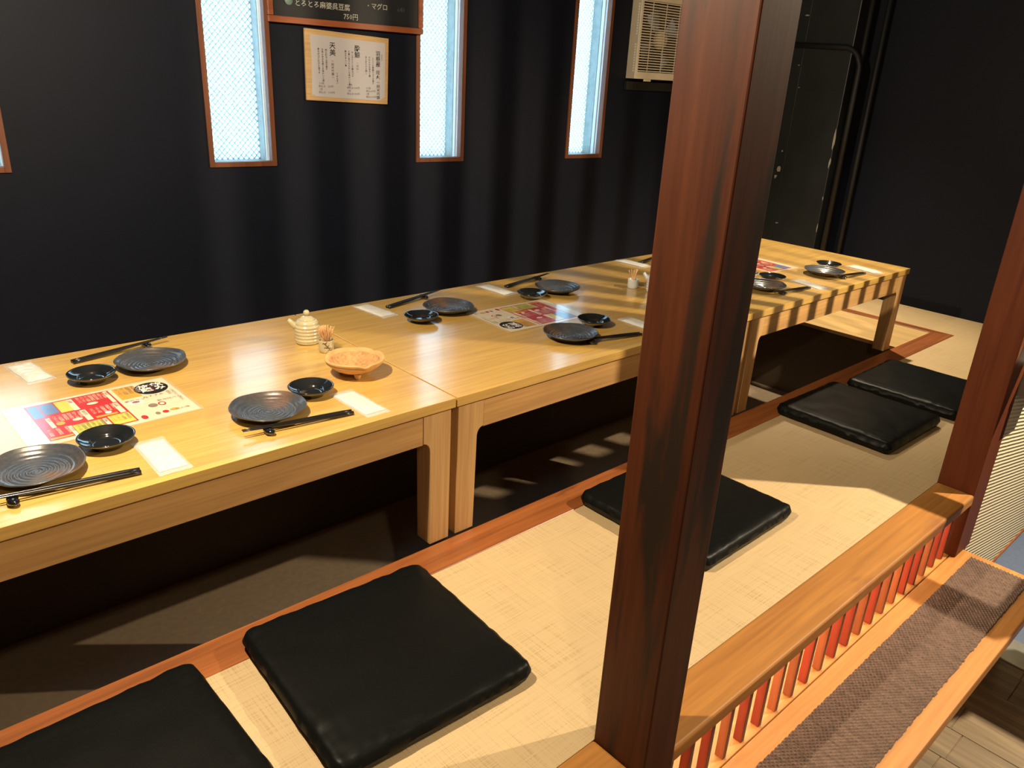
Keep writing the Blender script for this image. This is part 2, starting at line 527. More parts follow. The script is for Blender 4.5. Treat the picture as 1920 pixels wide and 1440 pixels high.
def pipe(y, x, r, bend, label):
    if bend:
        pts = [(x, y, 0.0), (x, y, 1.15)]
        for k in range(1, 9):
            a = k / 8 * PI / 2
            pts.append((x, y + 0.10 * (1 - math.cos(a)), 1.15 + 0.10 * math.sin(a)))
        pts.append((x, 1.18, 1.262))
    else:
        pts = [(x, y, 0.0), (x, y, 0.7), (x, y, CEIL)]
    return tag(tube('conduit_pipe', pts, r, 'pipe_paint', None, 14), label, 'pipe', 'painted pipes beside the column')
pipe(0.748, 3.178, 0.0135, False, 'straight black painted pipe right against the column')
pipe(0.713, 3.098, 0.0135, True, 'black painted pipe that bends over the column near the top')
pipe(0.678, 3.215, 0.0130, False, 'thin black painted pipe against the far wall, away from column')

# ------------------------------------------------------------------ aisle side: posts, threshold, slats, step, low wall
PX0, PX1, PY0, PY1 = -0.191, -0.108, -0.733, -0.628
p = box('wooden_post', PX0, PX1, PY0, PY1, STEP + 0.0005, CEIL, 'post_wood', bev=0.0025)
tag(p, 'tall dark brown stained wooden post with sooty patches, standing in front', 'post', 'wooden posts')
QX0, QX1 = 1.285, 1.398
p = box('wooden_post', QX0, QX1, -0.728, -0.628, STEP + 0.0005, CEIL, 'post_wood_clean', bev=0.0025)
tag(p, 'plain reddish brown wooden post beside the ribbed wallpaper wall', 'post', 'wooden posts')

for i, (a, b, lb) in enumerate(((XL, PX0 - 0.0005, 'worn wooden threshold board running toward the camera from the front post'),
                                (PX1 + 0.0005, QX0 - 0.0005, 'worn orange-brown wooden threshold board between the two posts'))):
    t = box('trim_%d' % (i + 4), a, b, -0.730, -0.6285, -0.030, 0.003, 'threshold_wood', bev=0.006, seg=3)
    struct(t, lb, 'threshold')
t = box('trim_6', XL, QX0 - 0.0005, -0.712, -0.640, -0.046, -0.0305, 'step_wood', bev=0.002)
struct(t, 'slim wooden rail tucked under the threshold board', 'trim')
t = box('wall_platform', XL, QX0, -0.585, -0.570, FL, -0.03, 'cream_panel')
struct(t, 'cream panel under the platform behind the red slats', 'wall')
# light tube behind the slats
r = root('light_tube', 'glowing tube light behind the red slats under the threshold', 'lamp', (0, 0, 0))
tube('tube', [(-0.05, -0.600, -0.048), (0.6, -0.600, -0.048), (1.22, -0.600, -0.048)], 0.008, 'tube_glow', r, 10)
for xa in (-0.09, 1.22):
    box('tube_holder', xa, xa + 0.04, -0.612, -0.586, -0.062, -0.0305, 'cream_panel', r, 0.002)

screen = root('slat_screen', 'row of thin upright red wooden slats under the threshold board', 'slat screen')
proto = {}
for m_ in ('slat_wood', 'slat_wood_orange'):
    o = box('slat', 0, 0.012, -0.705, -0.686, STEP, -0.0465, m_, screen, 0.0008, 1)
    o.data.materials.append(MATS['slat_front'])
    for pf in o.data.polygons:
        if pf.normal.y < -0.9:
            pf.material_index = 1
    proto[m_] = o
k = 0
first = {m_: True for m_ in proto}
x = 0.979 - 0.0653 * 16
while x < 1.27:
    m_ = 'slat_wood_orange' if k % 3 == 0 or k in (7, 14) else 'slat_wood'
    if first[m_]:
        o = proto[m_]; first[m_] = False
    else:
        o = proto[m_].copy(); C.objects.link(o)
    o.location = (x, 0, 0)
    x += 0.0653
    k += 1

st = root('wooden_step', 'long orange wooden step below the slats, carrying the woven runner', 'step')
box('tread', XL, 1.358, -0.955, -0.7125, STEP - 0.036, STEP, 'step_wood', st, 0.004, 2)
box('back_board', XL, 1.3995, -0.7115, -0.586, STEP - 0.036, STEP, 'step_wood', st, 0.001, 1)
box('riser', XL, 1.330, -0.900, -0.885, FL, STEP - 0.036, 'step_wood', st)

# woven runner with real weave relief
def runner(x0, x1, y0, y1):
    nx, ny = 1560, 96
    cx, cy = 0.0098, 0.0068
    vs_, fs = [], []
    rr = random.Random(3)
    jit = [rr.uniform(-0.0018, 0.0018) for _ in range(nx + 1)]
    for i in range(nx + 1):
        X = x0 + (x1 - x0) * i / nx
        for j in range(ny + 1):
            Y = y0 + (y1 - y0) * j / ny
            row = math.floor((X - x0) / cy)
            u = (Y - y0) / cx + 0.5 * (row % 2)
            h = abs(math.sin(PI * u)) * abs(math.sin(PI * (X - x0) / cy))
            e = jit[i // 6] * (1 if j in (0, ny) else 0)
            vs_.append((X, Y + e, STEP + 0.0015 + 0.0052 * h if 0 < j < ny and 0 < i < nx else STEP + 0.0005))
    for i in range(nx):
        for j in range(ny):
            a = i * (ny + 1) + j
            fs.append((a, a + ny + 1, a + ny + 2, a + 1))
    return mesh_obj('woven_runner', vs_, fs, 'woven_mat', None, True)
tag(runner(-0.95, 1.325, -0.911, -0.757), 'dark brown coarse woven runner lying on the wooden step', 'runner')

# low wallpapered wall beyond the second post, with lattice above
w = box('wall_low', QX1 + 0.0005, XE - 0.001, -0.722, -0.640, FL, 0.84, 'wallpaper')
struct(w, 'low cream wall with ribbed wallpaper beside the second post', 'wall')
struct(box('baseboard_low', QX1 + 0.0005, XE - 0.001, -0.727, -0.7225, FL + 0.003, FL + 0.012, 'border_wood'), 'thin wooden strip at the foot of the ribbed wallpaper', 'baseboard')
lat = root('trim_lattice', 'wooden lattice of upright bars above the low wall', 'lattice', kind='structure')
box('sill', QX1 + 0.0005, XE - 0.002, -0.730, -0.632, 0.841, 0.870, 'post_wood_clean', lat, 0.003)
box('head_rail', QX1 + 0.0005, XE - 0.002, -0.705, -0.657, 1.80, 1.84, 'post_wood_clean', lat, 0.003)
x = 1.438
b0 = box('bar', 0, 0.025, -0.695, -0.667, 0.8705, 1.7995, 'post_wood_clean', lat, 0.002, 1)
b0.location.x = x
while x < 3.15:
    x += 0.0673
    o = b0.copy(); C.objects.link(o); o.location.x = x
# grey box at the picture edge and an unseen board added above to cast a shadow band
r = root('wall_box', 'grey-brown plastic box fixed to the wall at the picture edge', 'box', (1.41, -0.7225, 0.0))
box('case', 0.0, 0.16, -0.062, 0.0, 0.272, 0.366, 'grey_plastic', r, 0.006)
box('lid', -0.001, 0.161, -0.064, 0.0, 0.3665, 0.374, 'cream_panel', r, 0.002)
r = root('shadow_board', 'unseen wooden board above the grey box, placed to cast a shadow band', 'shadow board', (1.430, -0.7225, 0.0))
box('board', 0.0, 0.020, -0.43, -0.020, 0.545, 0.675, 'post_wood_clean', r, 0.003)
box('shade_block', 0.010, 0.140, -0.53, -0.37, 0.300, 0.544, 'cream_panel', r, 0.004)  # unseen block added under the board to shade the floor by the step
box('bracket', -0.004, 0.024, -0.020, 0.0, 0.560, 0.660, 'flat_black', r, 0.002)

# aisle floor
flo = box('floor', XL, XE, YF, -0.571, FL - 0.03, FL - 0.004, 'plank_wood')
struct(flo, 'grey-brown plank floor of the aisle', 'floor')
rr = random.Random(5)
px = 0.211
while px < 1.30:
    y = -0.885 - rr.uniform(0.0, 0.10)
    ys = [-0.72, y - 0.005]
    if abs(px - 1.123) < 0.03:
        ys = [-0.72, -0.980]
    while ys[-1] > -1.9:
        ys.append(ys[-1] - rr.uniform(0.45, 0.7))
    for a, b in zip(ys, ys[1:]):
        box('plank', px + 0.0008, px + 0.1132, b + 0.0008, a - 0.0008, FL - 0.004, FL, 'plank_wood', flo, 0.0008, 1)
    px += 0.114
struct(box('floor_blue', 1.41, XE, YF, -0.7275, FL - 0.004, FL + 0.002, 'blue_floor'), 'blue-grey floor sheet beyond the step', 'floor')
tag(box('metal_threshold', 1.285, 1.41, -1.60, -0.905, FL + 0.0002, FL + 0.006, 'steel_plate', None, 0.002), 'grey metal threshold plate on the floor beside the step end', 'metal plate')

# ------------------------------------------------------------------ low tables
def leg_outline(w_top, w_bot, zt, za, fil=0.022):
    # L-shaped leg: wide under the top, fillet into a narrower upright
    pts = [(0, 0), (w_bot, 0), (w_bot + 0.003, za - fil)]
    for k in range(1, 7):
        a = k / 6 * PI / 2
        pts.append((w_bot + 0.003 + (w_top - w_bot - 0.003) * (1 - math.cos(a)), za - fil + fil * math.sin(a)))
    pts += [(w_top, zt), (0, zt)]
    return pts

def make_table():
    r = root('low_table', '', 'table')
    Lx, W = 1.213, 0.75
    x0 = 0.002
    box('table_top', x0, x0 + Lx, 0, W, HT - 0.023, HT, 'oak', r, 0.0008)
    box('edge_rebate', x0 + 0.008, x0 + Lx - 0.008, 0.008, W - 0.008, HT - 0.029, HT - 0.023, 'oak_rail', r)
    zt, za = HT - 0.029, 0.266
    out = leg_outline(0.076, 0.055, zt, za)
    for sx in (0, 1):
        for sy in (0, 1):
            pts = [((x0 + 0.008 + a) if not sx else (x0 + Lx - 0.008 - a), b + 0.0022) for a, b in out]
            y0 = 0.006 if not sy else W - 0.056
            prism('leg', pts, y0, y0 + 0.050, 'oak_upright', r, 0.001, axis='Y')
    for y0 in (0.007, W - 0.029):
        box('apron', x0 + 0.0845, x0 + Lx - 0.0845, y0, y0 + 0.022, za, zt, 'oak_rail', r, 0.0008)
    for xa in (x0 + 0.010, x0 + Lx - 0.032):
        box('apron', xa, xa + 0.022, 0.057, W - 0.057, za, zt, 'oak_rail', r, 0.0008)
    return r
t0 = make_table()
tabs = [(-1.217, 'nearest light oak low table, partly outside the picture, holding the clay bowl'),
        (0.0, 'middle light oak low table, partly hidden behind the front post'),
        (1.217, 'far light oak low table with striped shadows on its side')]
for i, (x, lb) in enumerate(tabs):
    o = t0 if i == 0 else copy_tree(t0)
    o.location = (x, 0, 0)
    tag(o, lb, 'table', 'low tables in a row')

# ------------------------------------------------------------------ floor cushions
def cushion_mesh():
    n = 40
    S, T = 0.200, 0.040
    vs_, fs = [], []
    def corner(u, v):
        # rounded square
        r = 0.022 / S
        au, av = abs(u), abs(v)
        if au > 1 - r and av > 1 - r:
            du, dv = au - (1 - r), av - (1 - r)
            m = max(du, dv); d = math.hypot(du, dv)
            if d > 0:
                du, dv = du * m / d, dv * m / d
            au, av = 1 - r + du, 1 - r + dv
        return math.copysign(au, u), math.copysign(av, v)
    def grid(side):
        base = len(vs_)
        for i in range(n + 1):
            for j in range(n + 1):
                u, v = -1 + 2 * i / n, -1 + 2 * j / n
                u = math.copysign(abs(u) ** 0.6, u); v = math.copysign(abs(v) ** 0.6, v)
                m = max(abs(u), abs(v))
                cu, cv = corner(u, v)
                e = (1 - m ** 22) ** 0.5 if m < 1 else 0
                dome = 0.004 * math.cos(u * PI / 2) * math.cos(v * PI / 2)
                wr = 0.0018 * noise.noise((cu * 3, cv * 3, 2.1)) + 0.0035 * noise.noise((cu * 11, cv * 11, 5.0)) * (m ** 6)
                z = T * 0.5 + side * (T * 0.5 * e) + (side > 0) * (dome * e + wr)
                if side < 0:
                    z = T * 0.5 - T * 0.5 * e ** 0.6
                wv = 1 + 0.010 * noise.noise((cu * 6, cv * 6, 9)) * m ** 4
                vs_.append((cu * S * wv, cv * S * wv, z))
        for i in range(n):
            for j in range(n):
                a = base + i * (n + 1) + j
                q = (a, a + n + 1, a + n + 2, a + 1)
                fs.append(q if side > 0 else q[::-1])
    grid(1); grid(-1)
    bm = bmesh.new()
    me = bpy.data.meshes.new('tmp')
    me.from_pydata(vs_, [], fs)
    bm.from_mesh(me)
    bmesh.ops.remove_doubles(bm, verts=bm.verts, dist=0.0004)
    return bm
c0 = from_bm('floor_cushion', cushion_mesh(), 'leather', None, True)
for i, (x, y, a, z, lb) in enumerate((
        (-0.837, -0.270, 1.5, 0.0022, 'black leather floor cushion cut off by the bottom corner of the picture'),
        (-0.362, -0.258, -3.0, 0.0022, 'whole black leather floor cushion in front of the nearest table'),
        (0.552, -0.272, 0.6, 0.0022, 'black leather floor cushion half hidden behind the front post'),
        (1.532, -0.272, -1.0, 0.0022, 'black leather floor cushion lying whole in the shade by the far table'),
        (1.993, -0.295, 1.2, 0.0022, 'farthest black leather cushion, partly behind the second post'))):
    o = c0
    if i:
        o = c0.copy(); C.objects.link(o)
    o.location = (x, y, z)
    o.rotation_euler = (0, 0, math.radians(a))
    tag(o, lb, 'cushion', 'black floor cushions')

# ------------------------------------------------------------------ tableware prototypes
def plate_proto():
    prof = []
    R, H = 0.0755, 0.024
    nr = 44
    for k in range(nr + 1):                       # upper surface
        r = R * k / nr
        z = 0.0065 + (0 if r < 0.045 else (H - 0.0065) * ((r - 0.045) / (R - 0.045)) ** 1.7)
        prof.append((max(r, 0.0002), z))
    prof += [(R + 0.0012, H - 0.0010), (R + 0.0010, H - 0.0030), (R - 0.004, H - 0.006), (0.052, 0.0065), (0.040, 0.003), (0.038, 0.0), (0.034, 0.0), (0.033, 0.002), (0.0002, 0.002)]
    def fn(r, z, t):
        lob = 0.010 * math.sin(5 * t + 0.6) + 0.008 * math.sin(3 * t) + 0.006 * math.sin(9 * t)
        f = max(0, (r - 0.045) / (R - 0.045))
        rr = r * (1 + lob * f)
        if z > 0.0062:
            amp = 0.0011 * min(1, r / 0.008) * (1 - 0.85 * f)
            z = z + amp * math.sin(2 * PI * r / 0.0088 - t)
            z += 0.0009 * f * math.sin(4 * t + 1.0)
        return rr, z
    return lathe('plate', prof, 110, 'stoneware', None, fn)
def saucer_proto():
    prof = [(0.0002, 0.0060), (0.020, 0.0060), (0.024, 0.0066), (0.0270, 0.0100), (0.0290, 0.0125), (0.0300, 0.0130), (0.038, 0.0172), (0.0455, 0.0228), (0.0480, 0.0242), (0.0492, 0.0236),
            (0.0490, 0.0218), (0.044, 0.0165), (0.034, 0.0095), (0.027, 0.0060), (0.0265, 0.0), (0.0235, 0.0), (0.023, 0.0022), (0.0002, 0.0022)]
    return lathe('saucer', prof, 56, 'saucer_glaze')
def chopstick_proto():
    Ls = 0.228
    bm = bmesh.new()
    rings = []
    for i in range(13):
        s = i / 12
        w_ = 0.0013 + 0.0026 * min(1, s * 1.15)
        ring = []
        for k in range(12):
            a = 2 * PI * k / 12
            c, s_ = math.cos(a), math.sin(a)
            q = (abs(c) ** 4 + abs(s_) ** 4) ** -0.25 if s > 0.35 else 1
            ring.append(bm.verts.new((Ls * s, w_ * q * c, w_ * q * s_)))
        rings.append(ring)
    for a, b in zip(rings, rings[1:]):
        for k in range(12):
            bm.faces.new((a[k], a[(k + 1) % 12], b[(k + 1) % 12], b[k]))
    bm.faces.new(rings[0]); bm.faces.new(rings[-1])
    return from_bm('chopstick', bm, 'lacquer', None, True)
def rest_proto():
    bm = bmesh.new()
    bmesh.ops.create_uvsphere(bm, u_segments=24, v_segments=16, radius=1)
    for v in bm.verts:
        x, y, z = v.co
        dent = math.exp(-(y / 0.38) ** 2)
        zz = (z * 0.0075 * (1 - 0.42 * dent * (z > 0)) + 0.0070)
        v.co = Vector((x * (0.0105 - 0.0022 * dent) + 0.003 * (y * y) , y * 0.0185, max(0, zz)))
    return from_bm('chopstick_rest', bm, 'rest_glaze', None, True)
def towel_proto(seed):
    r = root('wet_towel', '', 'wet towel')
    rr = random.Random(seed)
    o3 = rr.uniform(0, 50)
    def sheet(name, hw, hl, h, mat, amp, bottom):
        nx, ny = 18, 40
        vs_, fs = [], []
        for s in (1, -1):
            for i in range(nx + 1):
                for j in range(ny + 1):
                    u, v = -1 + 2 * i / nx, -1 + 2 * j / ny
                    e = ((1 - abs(u) ** 4) * (1 - abs(v) ** 6))
                    z = bottom + (h * e if s > 0 else 0)
                    if s > 0:
                        z += amp * e * (noise.noise((u * 2.2 + o3, v * 5.0, 1)) + 0.6 * abs(noise.noise((u * 5 + o3, v * 11, 4)))) + amp * 0.9 * (1 - e) * (0.5 + noise.noise((u * 6, v * 14, o3)))
                    zz = max(bottom + 0.0004, z) if s > 0 else bottom
                    vs_.append((u * hw * (1 + 0.05 * noise.noise((v * 2, o3, 0))), v * hl * (1 + 0.03 * noise.noise((u * 2, o3, 3))), zz))
        n1 = (nx + 1) * (ny + 1)
        for s in (0, 1):
            for i in range(nx):
                for j in range(ny):
                    a = s * n1 + i * (ny + 1) + j
                    q = (a, a + ny + 1, a + ny + 2, a + 1)
                    fs.append(q if s == 0 else q[::-1])
        return mesh_obj(name, vs_, fs, mat, r, True)
    sheet('towel', 0.0245, 0.062, 0.0050, 'towel_cloth', 0.0008, 0.0008)
    sheet('wrapper', 0.0290, 0.077, 0.0068, 'clear_film', 0.0022, 0.0002)
    return r

def flatten(o, k):
    for v in o.data.vertices:
        v.co.z *= k
    return o
PL, SA, CH, RE = flatten(plate_proto(), 0.90), flatten(saucer_proto(), 0.92), chopstick_proto(), rest_proto()
TW = [towel_proto(s) for s in (1, 2, 3)]
used = set()
def place(protot, loc, rz=0.0, tree=False):
    if protot.name not in used:
        used.add(protot.name); o = protot
    else:
        o = copy_tree(protot) if tree else protot.copy()
        if not tree:
            C.objects.link(o)
    o.location = loc
    o.rotation_euler = (0, 0, rz)
    return o

S = {
 'A': 'at the seat cut off by the picture edge',
 'B': 'in front of the clay bowl',
 'C': 'behind the menu on the nearest table',
 'D': 'beyond the soy pot on the middle table',
 'E': 'behind the menu on the middle table',
 'F': 'on the near side of the middle table',
 'G': 'at the far end of the far table',
 'H': 'just past the post on the far table',
 'I': 'on the wall side of the far table',
 'J': 'peeking out behind the post',
}
plates = dict(A=(-0.790, 0.146, 0.3), B=(-0.370, 0.152, 1.9), C=(-0.464, 0.553, 0.0), D=(0.394, 0.542, 2.6), E=(0.848, 0.530, 4.0), F=(0.521, 0.154, 3.2), G=(1.965, 0.150, 5.0), H=(1.535, 0.158, 1.0))
for k, (x, y, a) in plates.items():
    tag(place(PL, (x, y, HT + 0.0002), a), {'C': 'grey stoneware plate with rusty brown side '}.get(k, 'blue-grey spiral stoneware plate ') + S[k], 'plate', 'stoneware plates')
saucers = dict(A=(-0.666, 0.190), B=(-0.250, 0.196), C=(-0.596, 0.533), D=(0.264, 0.500), E=(0.713, 0.512), F=(0.668, 0.199), G=(2.098, 0.198), H=(1.672, 0.206))
for k, (x, y) in saucers.items():
    tag(place(SA, (x, y, HT + 0.0002), random.uniform(0, 6)), 'small glossy black saucer ' + S[k], 'saucer', 'black saucers')
# chopsticks: tip point, butt point (x, y) and rest
chops = dict(A=((-0.880, 0.074), (-0.657, 0.052), (-0.842, 0.064)), B=((-0.458, 0.078), (-0.236, 0.058), (-0.410, 0.070)), C=((-0.376, 0.700), (-0.602, 0.668), (-0.428, 0.692)),
             D=((0.480, 0.702), (0.242, 0.658), (0.412, 0.690)), E=((0.955, 0.682), (0.728, 0.656), (0.897, 0.676)), F=((0.488, 0.098), (0.692, 0.064), (0.534, 0.090)),
             G=((1.905, 0.078), (2.122, 0.064), (1.966, 0.074)), H=((1.462, 0.080), (1.680, 0.066), (1.518, 0.076)), I=((1.660, 0.690), (1.436, 0.655), (1.61, 0.682)), J=((2.150, 0.690), (1.930, 0.655), (2.09, 0.680)))
CHL = 0.228
for k, (tip, butt, rest) in chops.items():
    d = Vector((butt[0] - tip[0], butt[1] - tip[1], 0)).normalized()
    nrm = Vector((-d.y, d.x, 0))
    az = math.atan2(d.y, d.x)
    if k not in 'IJ' or k == 'J':
        tag(place(RE, (rest[0], rest[1], HT + 0.0002), az), 'glossy black bean-shaped chopstick rest ' + S[k], 'chopstick rest', 'chopstick rests')
    zr = HT + 0.0125
    sR = (Vector((rest[0], rest[1], 0)) - Vector((tip[0], tip[1], 0))).dot(d)
    zb = HT + 0.0043
    slope = (zb - zr) / (CHL - sR)
    ztip = zr - slope * sR + 0.0012
    pitch = math.atan2(ztip - zb, CHL)
    for q in (-1, 1):
        ang = az + q * 0.008
        b = Vector((tip[0], tip[1], 0)) + nrm * (q * 0.0032)
        o = place(CH, (0, 0, 0))
        o.rotation_euler = (0, pitch, ang)
        o.location = (b.x, b.y, ztip)
        tag(o, 'thin black lacquered chopstick ' + S[k], 'chopstick', 'chopstick pair ' + S[k])
def mid(q):
    return (sum(a[0] for a in q) / len(q), sum(a[1] for a in q) / len(q))
towels = dict(A=((-0.603, 0.095), -0.01), B=((-0.190, 0.097), 0.02), C=((-0.690, 0.660), 0.12), D=((0.211, 0.660), 0.10), E=((0.682, 0.653), 0.05), F=((0.795, 0.120), -0.03),
              G=((2.215, 0.100), -0.22), H=((1.752, 0.095), -0.25), I=((1.420, 0.672), 0.05))
for i, (k, ((x, y), a)) in enumerate(towels.items()):
    o = place(TW[i % 3], (x, y, HT + 0.0003), a, True)
    tag(o, 'white wet towel in crinkled clear film ' + S[k], 'wet towel', 'wrapped wet towels')

# ------------------------------------------------------------------ menus
def make_menu():
    r = root('menu_sheet', '', 'menu')
    Wm, Hm = 0.305, 0.212
    box('lamination', -0.006, Wm + 0.006, -0.005, Hm + 0.005, 0.0, 0.0006, 'lamination', r)
    box('sheet', 0, Wm, 0, Hm, 0.0006, 0.0008, 'menu_paper', r)
    def patch(name, u0, u1, v0, v1, mat, lv=1, parent=None):
        z = 0.0008 + 0.0001 * lv
        return box(name, u0 * Wm, u1 * Wm, v0 * Hm, v1 * Hm, z - 0.0001, z, mat, parent or r)
    red = patch('red_panel', 0.10, 0.615, 0.06, 0.955, 'print_red')
    for (u0, u1, v0, v1, m) in ((0.58, 0.605, 0.62, 0.94, 'print_cream'), (0.565, 0.60, 0.33, 0.60, 'print_cream'), (0.365, 0.40, 0.33, 0.60, 'print_cream'), (0.44, 0.465, 0.08, 0.29, 'print_cream'),
                                (0.24, 0.262, 0.05, 0.30, 'print_cream'), (0.16, 0.185, 0.33, 0.58, 'print_cream'), (0.345, 0.38, 0.63, 0.93, 'print_cream'),
                                (0.27, 0.345, 0.64, 0.93, 'print_yellow'), (0.18, 0.262, 0.66, 0.93, 'print_blue'), (0.265, 0.435, 0.08, 0.29, 'print_green'), (0.475, 0.605, 0.08, 0.31, 'print_yellow'),
                                (0.11, 0.17, 0.62, 0.93, 'print_blue'), (0.42, 0.55, 0.335, 0.375, 'print_orange'), (0.11, 0.235, 0.08, 0.115, 'print_orange')):
        patch('colour_block', u0, u1, v0, v1, m, 2)
    patch('colour_block', 0.64, 0.775, 0.62, 0.95, 'print_orange', 1)
    # simple food pictures: cream and orange ovals
    def oval(cu, cv, ru, rv, mat, lv, name='picture_oval', parent=None):
        pts = [((cu + ru * math.cos(2 * PI * k / 28)) * Wm, (cv + rv * math.sin(2 * PI * k / 28)) * Hm) for k in range(28)]
        z = 0.0008 + 0.0001 * lv
        return prism(name, pts, z - 0.0001, z, mat, parent or r)
    for (a, b, c_, d_, m) in ((0.47, 0.71, 0.035, 0.03, 'print_cream'), (0.32, 0.41, 0.03, 0.03, 'print_cream'), (0.22, 0.40, 0.025, 0.04, 'print_orange'), (0.505, 0.41, 0.02, 0.03, 'print_white'),
                              (0.70, 0.50, 0.05, 0.06, 'print_white'), (0.70, 0.50, 0.025, 0.03, 'print_red'), (0.83, 0.33, 0.025, 0.05, 'print_red'), (0.83, 0.33, 0.016, 0.03, 'print_cream'),
                              (0.77, 0.33, 0.03, 0.05, 'print_grey'), (0.80, 0.12, 0.02, 0.035, 'print_red'), (0.75, 0.12, 0.016, 0.035, 'print_grey'), (0.86, 0.13, 0.03, 0.03, 'print_orange'), (0.66, 0.10, 0.02, 0.05, 'print_red')):
        oval(a, b, c_, d_, m, 2 if m != 'print_cream' else 3)
    logo = oval(0.868, 0.775, 0.112, 0.165, 'print_black', 2, 'logo_oval')
    T = lambda body, size, mat, u, v, al='LEFT', ln=1.0, b=0.0: text_mesh('lettering', body, size, mat, r, (u * Wm, v * Hm, 0.00125), (0, 0, 0), al, ln, b)
    T('飲\nみ', 0.024, 'print_white', 0.880, 0.80, ln=0.85, b=0.0006)
    T('放\n題', 0.024, 'print_white', 0.792, 0.80, ln=0.85, b=0.0006)
    T('メ\nニ\nュ\nー', 0.008, 'print_white', 0.772, 0.83, ln=0.9)
    box('logo_rule', 0.8735 * Wm, 0.8765 * Wm, 0.68 * Hm, 0.88 * Hm, 0.0010, 0.0011, 'print_red', r)
    def cols(u0, u1, v, n, size, mat, chars):
        for q in range(n):
            u = u0 + (u1 - u0) * q / max(1, n - 1)
            m = chars[(q * 3) % (len(chars) - 6):][:5]
            T('\n'.join(m), size, mat, u, v, ln=0.95)
    jp = '生ビールハイボール酎梅酒焼酎日本酒ワイン烏龍茶緑茶コーラ柚子'
    cols(0.40, 0.56, 0.90, 7, 0.0072, 'print_cream', jp)
    cols(0.20, 0.345, 0.57, 6, 0.0072, 'print_cream', jp[4:])
    cols(0.42, 0.55, 0.57, 5, 0.0072, 'print_cream', jp[2:])
    cols(0.28, 0.42, 0.26, 6, 0.0066, 'print_grey', jp[5:])
    cols(0.485, 0.575, 0.27, 4, 0.0066, 'print_grey', jp[1:])
    cols(0.65, 0.755, 0.90, 4, 0.0090, 'print_grey', jp[3:])
    cols(0.12, 0.22, 0.28, 3, 0.0072, 'print_cream', jp[6:])
    for u, v, s_ in ((0.581, 0.90, '焼酎'), (0.569, 0.56, '酎割'), (0.369, 0.56, '果実酒'), (0.441, 0.26, '茶割'), (0.240, 0.26, '日本酒'), (0.162, 0.54, '麦酒'), (0.347, 0.89, '生樽')):
        T('\n'.join(s_), 0.0085, 'print_grey', u, v - 0.02, ln=0.95)
    for q, s_ in enumerate(('ご注文はお一人様から', '二時間制')):
        T('\n'.join(s_), 0.0078, 'print_grey', 0.955 - 0.03 * q, 0.62, ln=0.95)
    T('おすすめ', 0.011, 'print_grey', 0.76, 0.55)
    T('乾杯セット', 0.010, 'print_grey', 0.64, 0.53)
    T('飲み比べ', 0.010, 'print_grey', 0.82, 0.40)
    T('旬の味', 0.010, 'print_grey', 0.86, 0.10)
    return r
m0 = make_menu()
for i, (x, y, a, lb) in enumerate(((-0.772, 0.252, 0.02, 'red and cream printed menu sheet on the nearest table'),
                                   (0.731, 0.484, PI - 0.04, 'red and cream printed menu sheet on the middle table, half under glare'),
                                   (2.000, 0.480, PI - 0.07, 'red printed menu sheet on the far table, partly behind the post'))):
    o = m0 if i == 0 else copy_tree(m0)
    o.location = (x, y, HT + 0.0002)
    o.rotation_euler = (0, 0, a)
    tag(o, lb, 'menu', 'printed menu sheets')

# ------------------------------------------------------------------ soy pots, toothpick cups, clay bowl
def soy_pot(loc, rz, mat, label):
    r = root('soy_sauce_pot', label, 'soy pot', loc, rz, 'soy sauce pots')
    prof = [(0.0002, 0.0), (0.027, 0.0), (0.030, 0.002), (0.0312, 0.005)]
    nz = 34
    for k in range(nz + 1):
        z = 0.006 + 0.048 * k / nz
        rr_ = 0.0320 + 0.0005 * math.sin(k / nz * PI) + 0.0009 * math.sin(2 * PI * z / 0.0088)
        if z > 0.046:
            rr_ -= (z - 0.046) * 0.35
        prof.append((rr_, z))
    prof += [(0.0285, 0.0575), (0.0255, 0.0610), (0.0225, 0.0628), (0.0205, 0.0630), (0.0200, 0.0600), (0.0002, 0.0600)]
    lathe('body', prof, 48, mat, r)
    tube('spout', [(0.024, 0, 0.042), (0.033, 0, 0.049), (0.040, 0, 0.056), (0.046, 0, 0.063)], [0.0115, 0.0088, 0.0062, 0.0046], mat, r, 16)
    lid = lathe('lid', [(0.0002, 0.0605), (0.0198, 0.0605), (0.0215, 0.0635), (0.0205, 0.0655), (0.0165, 0.0668), (0.0155, 0.0688), (0.011, 0.0708), (0.006, 0.0718), (0.0002, 0.072)], 40, mat, r)
    lathe('knob', [(0.0002, 0.0712), (0.0035, 0.0716), (0.0048, 0.0735), (0.0072, 0.0765), (0.0080, 0.0800), (0.0070, 0.0842), (0.0040, 0.0868), (0.0002, 0.0875)], 28, mat, lid)
    return r
soy_pot((-0.088, 0.512, HT + 0.0003), math.radians(150), 'pot_glaze', 'ribbed olive-cream soy sauce pot with round lid knob behind the clay bowl')
soy_pot((1.140, 0.342, HT + 0.0003), math.radians(120), 'white_glaze', 'pale soy sauce pot mostly hidden behind the front post')

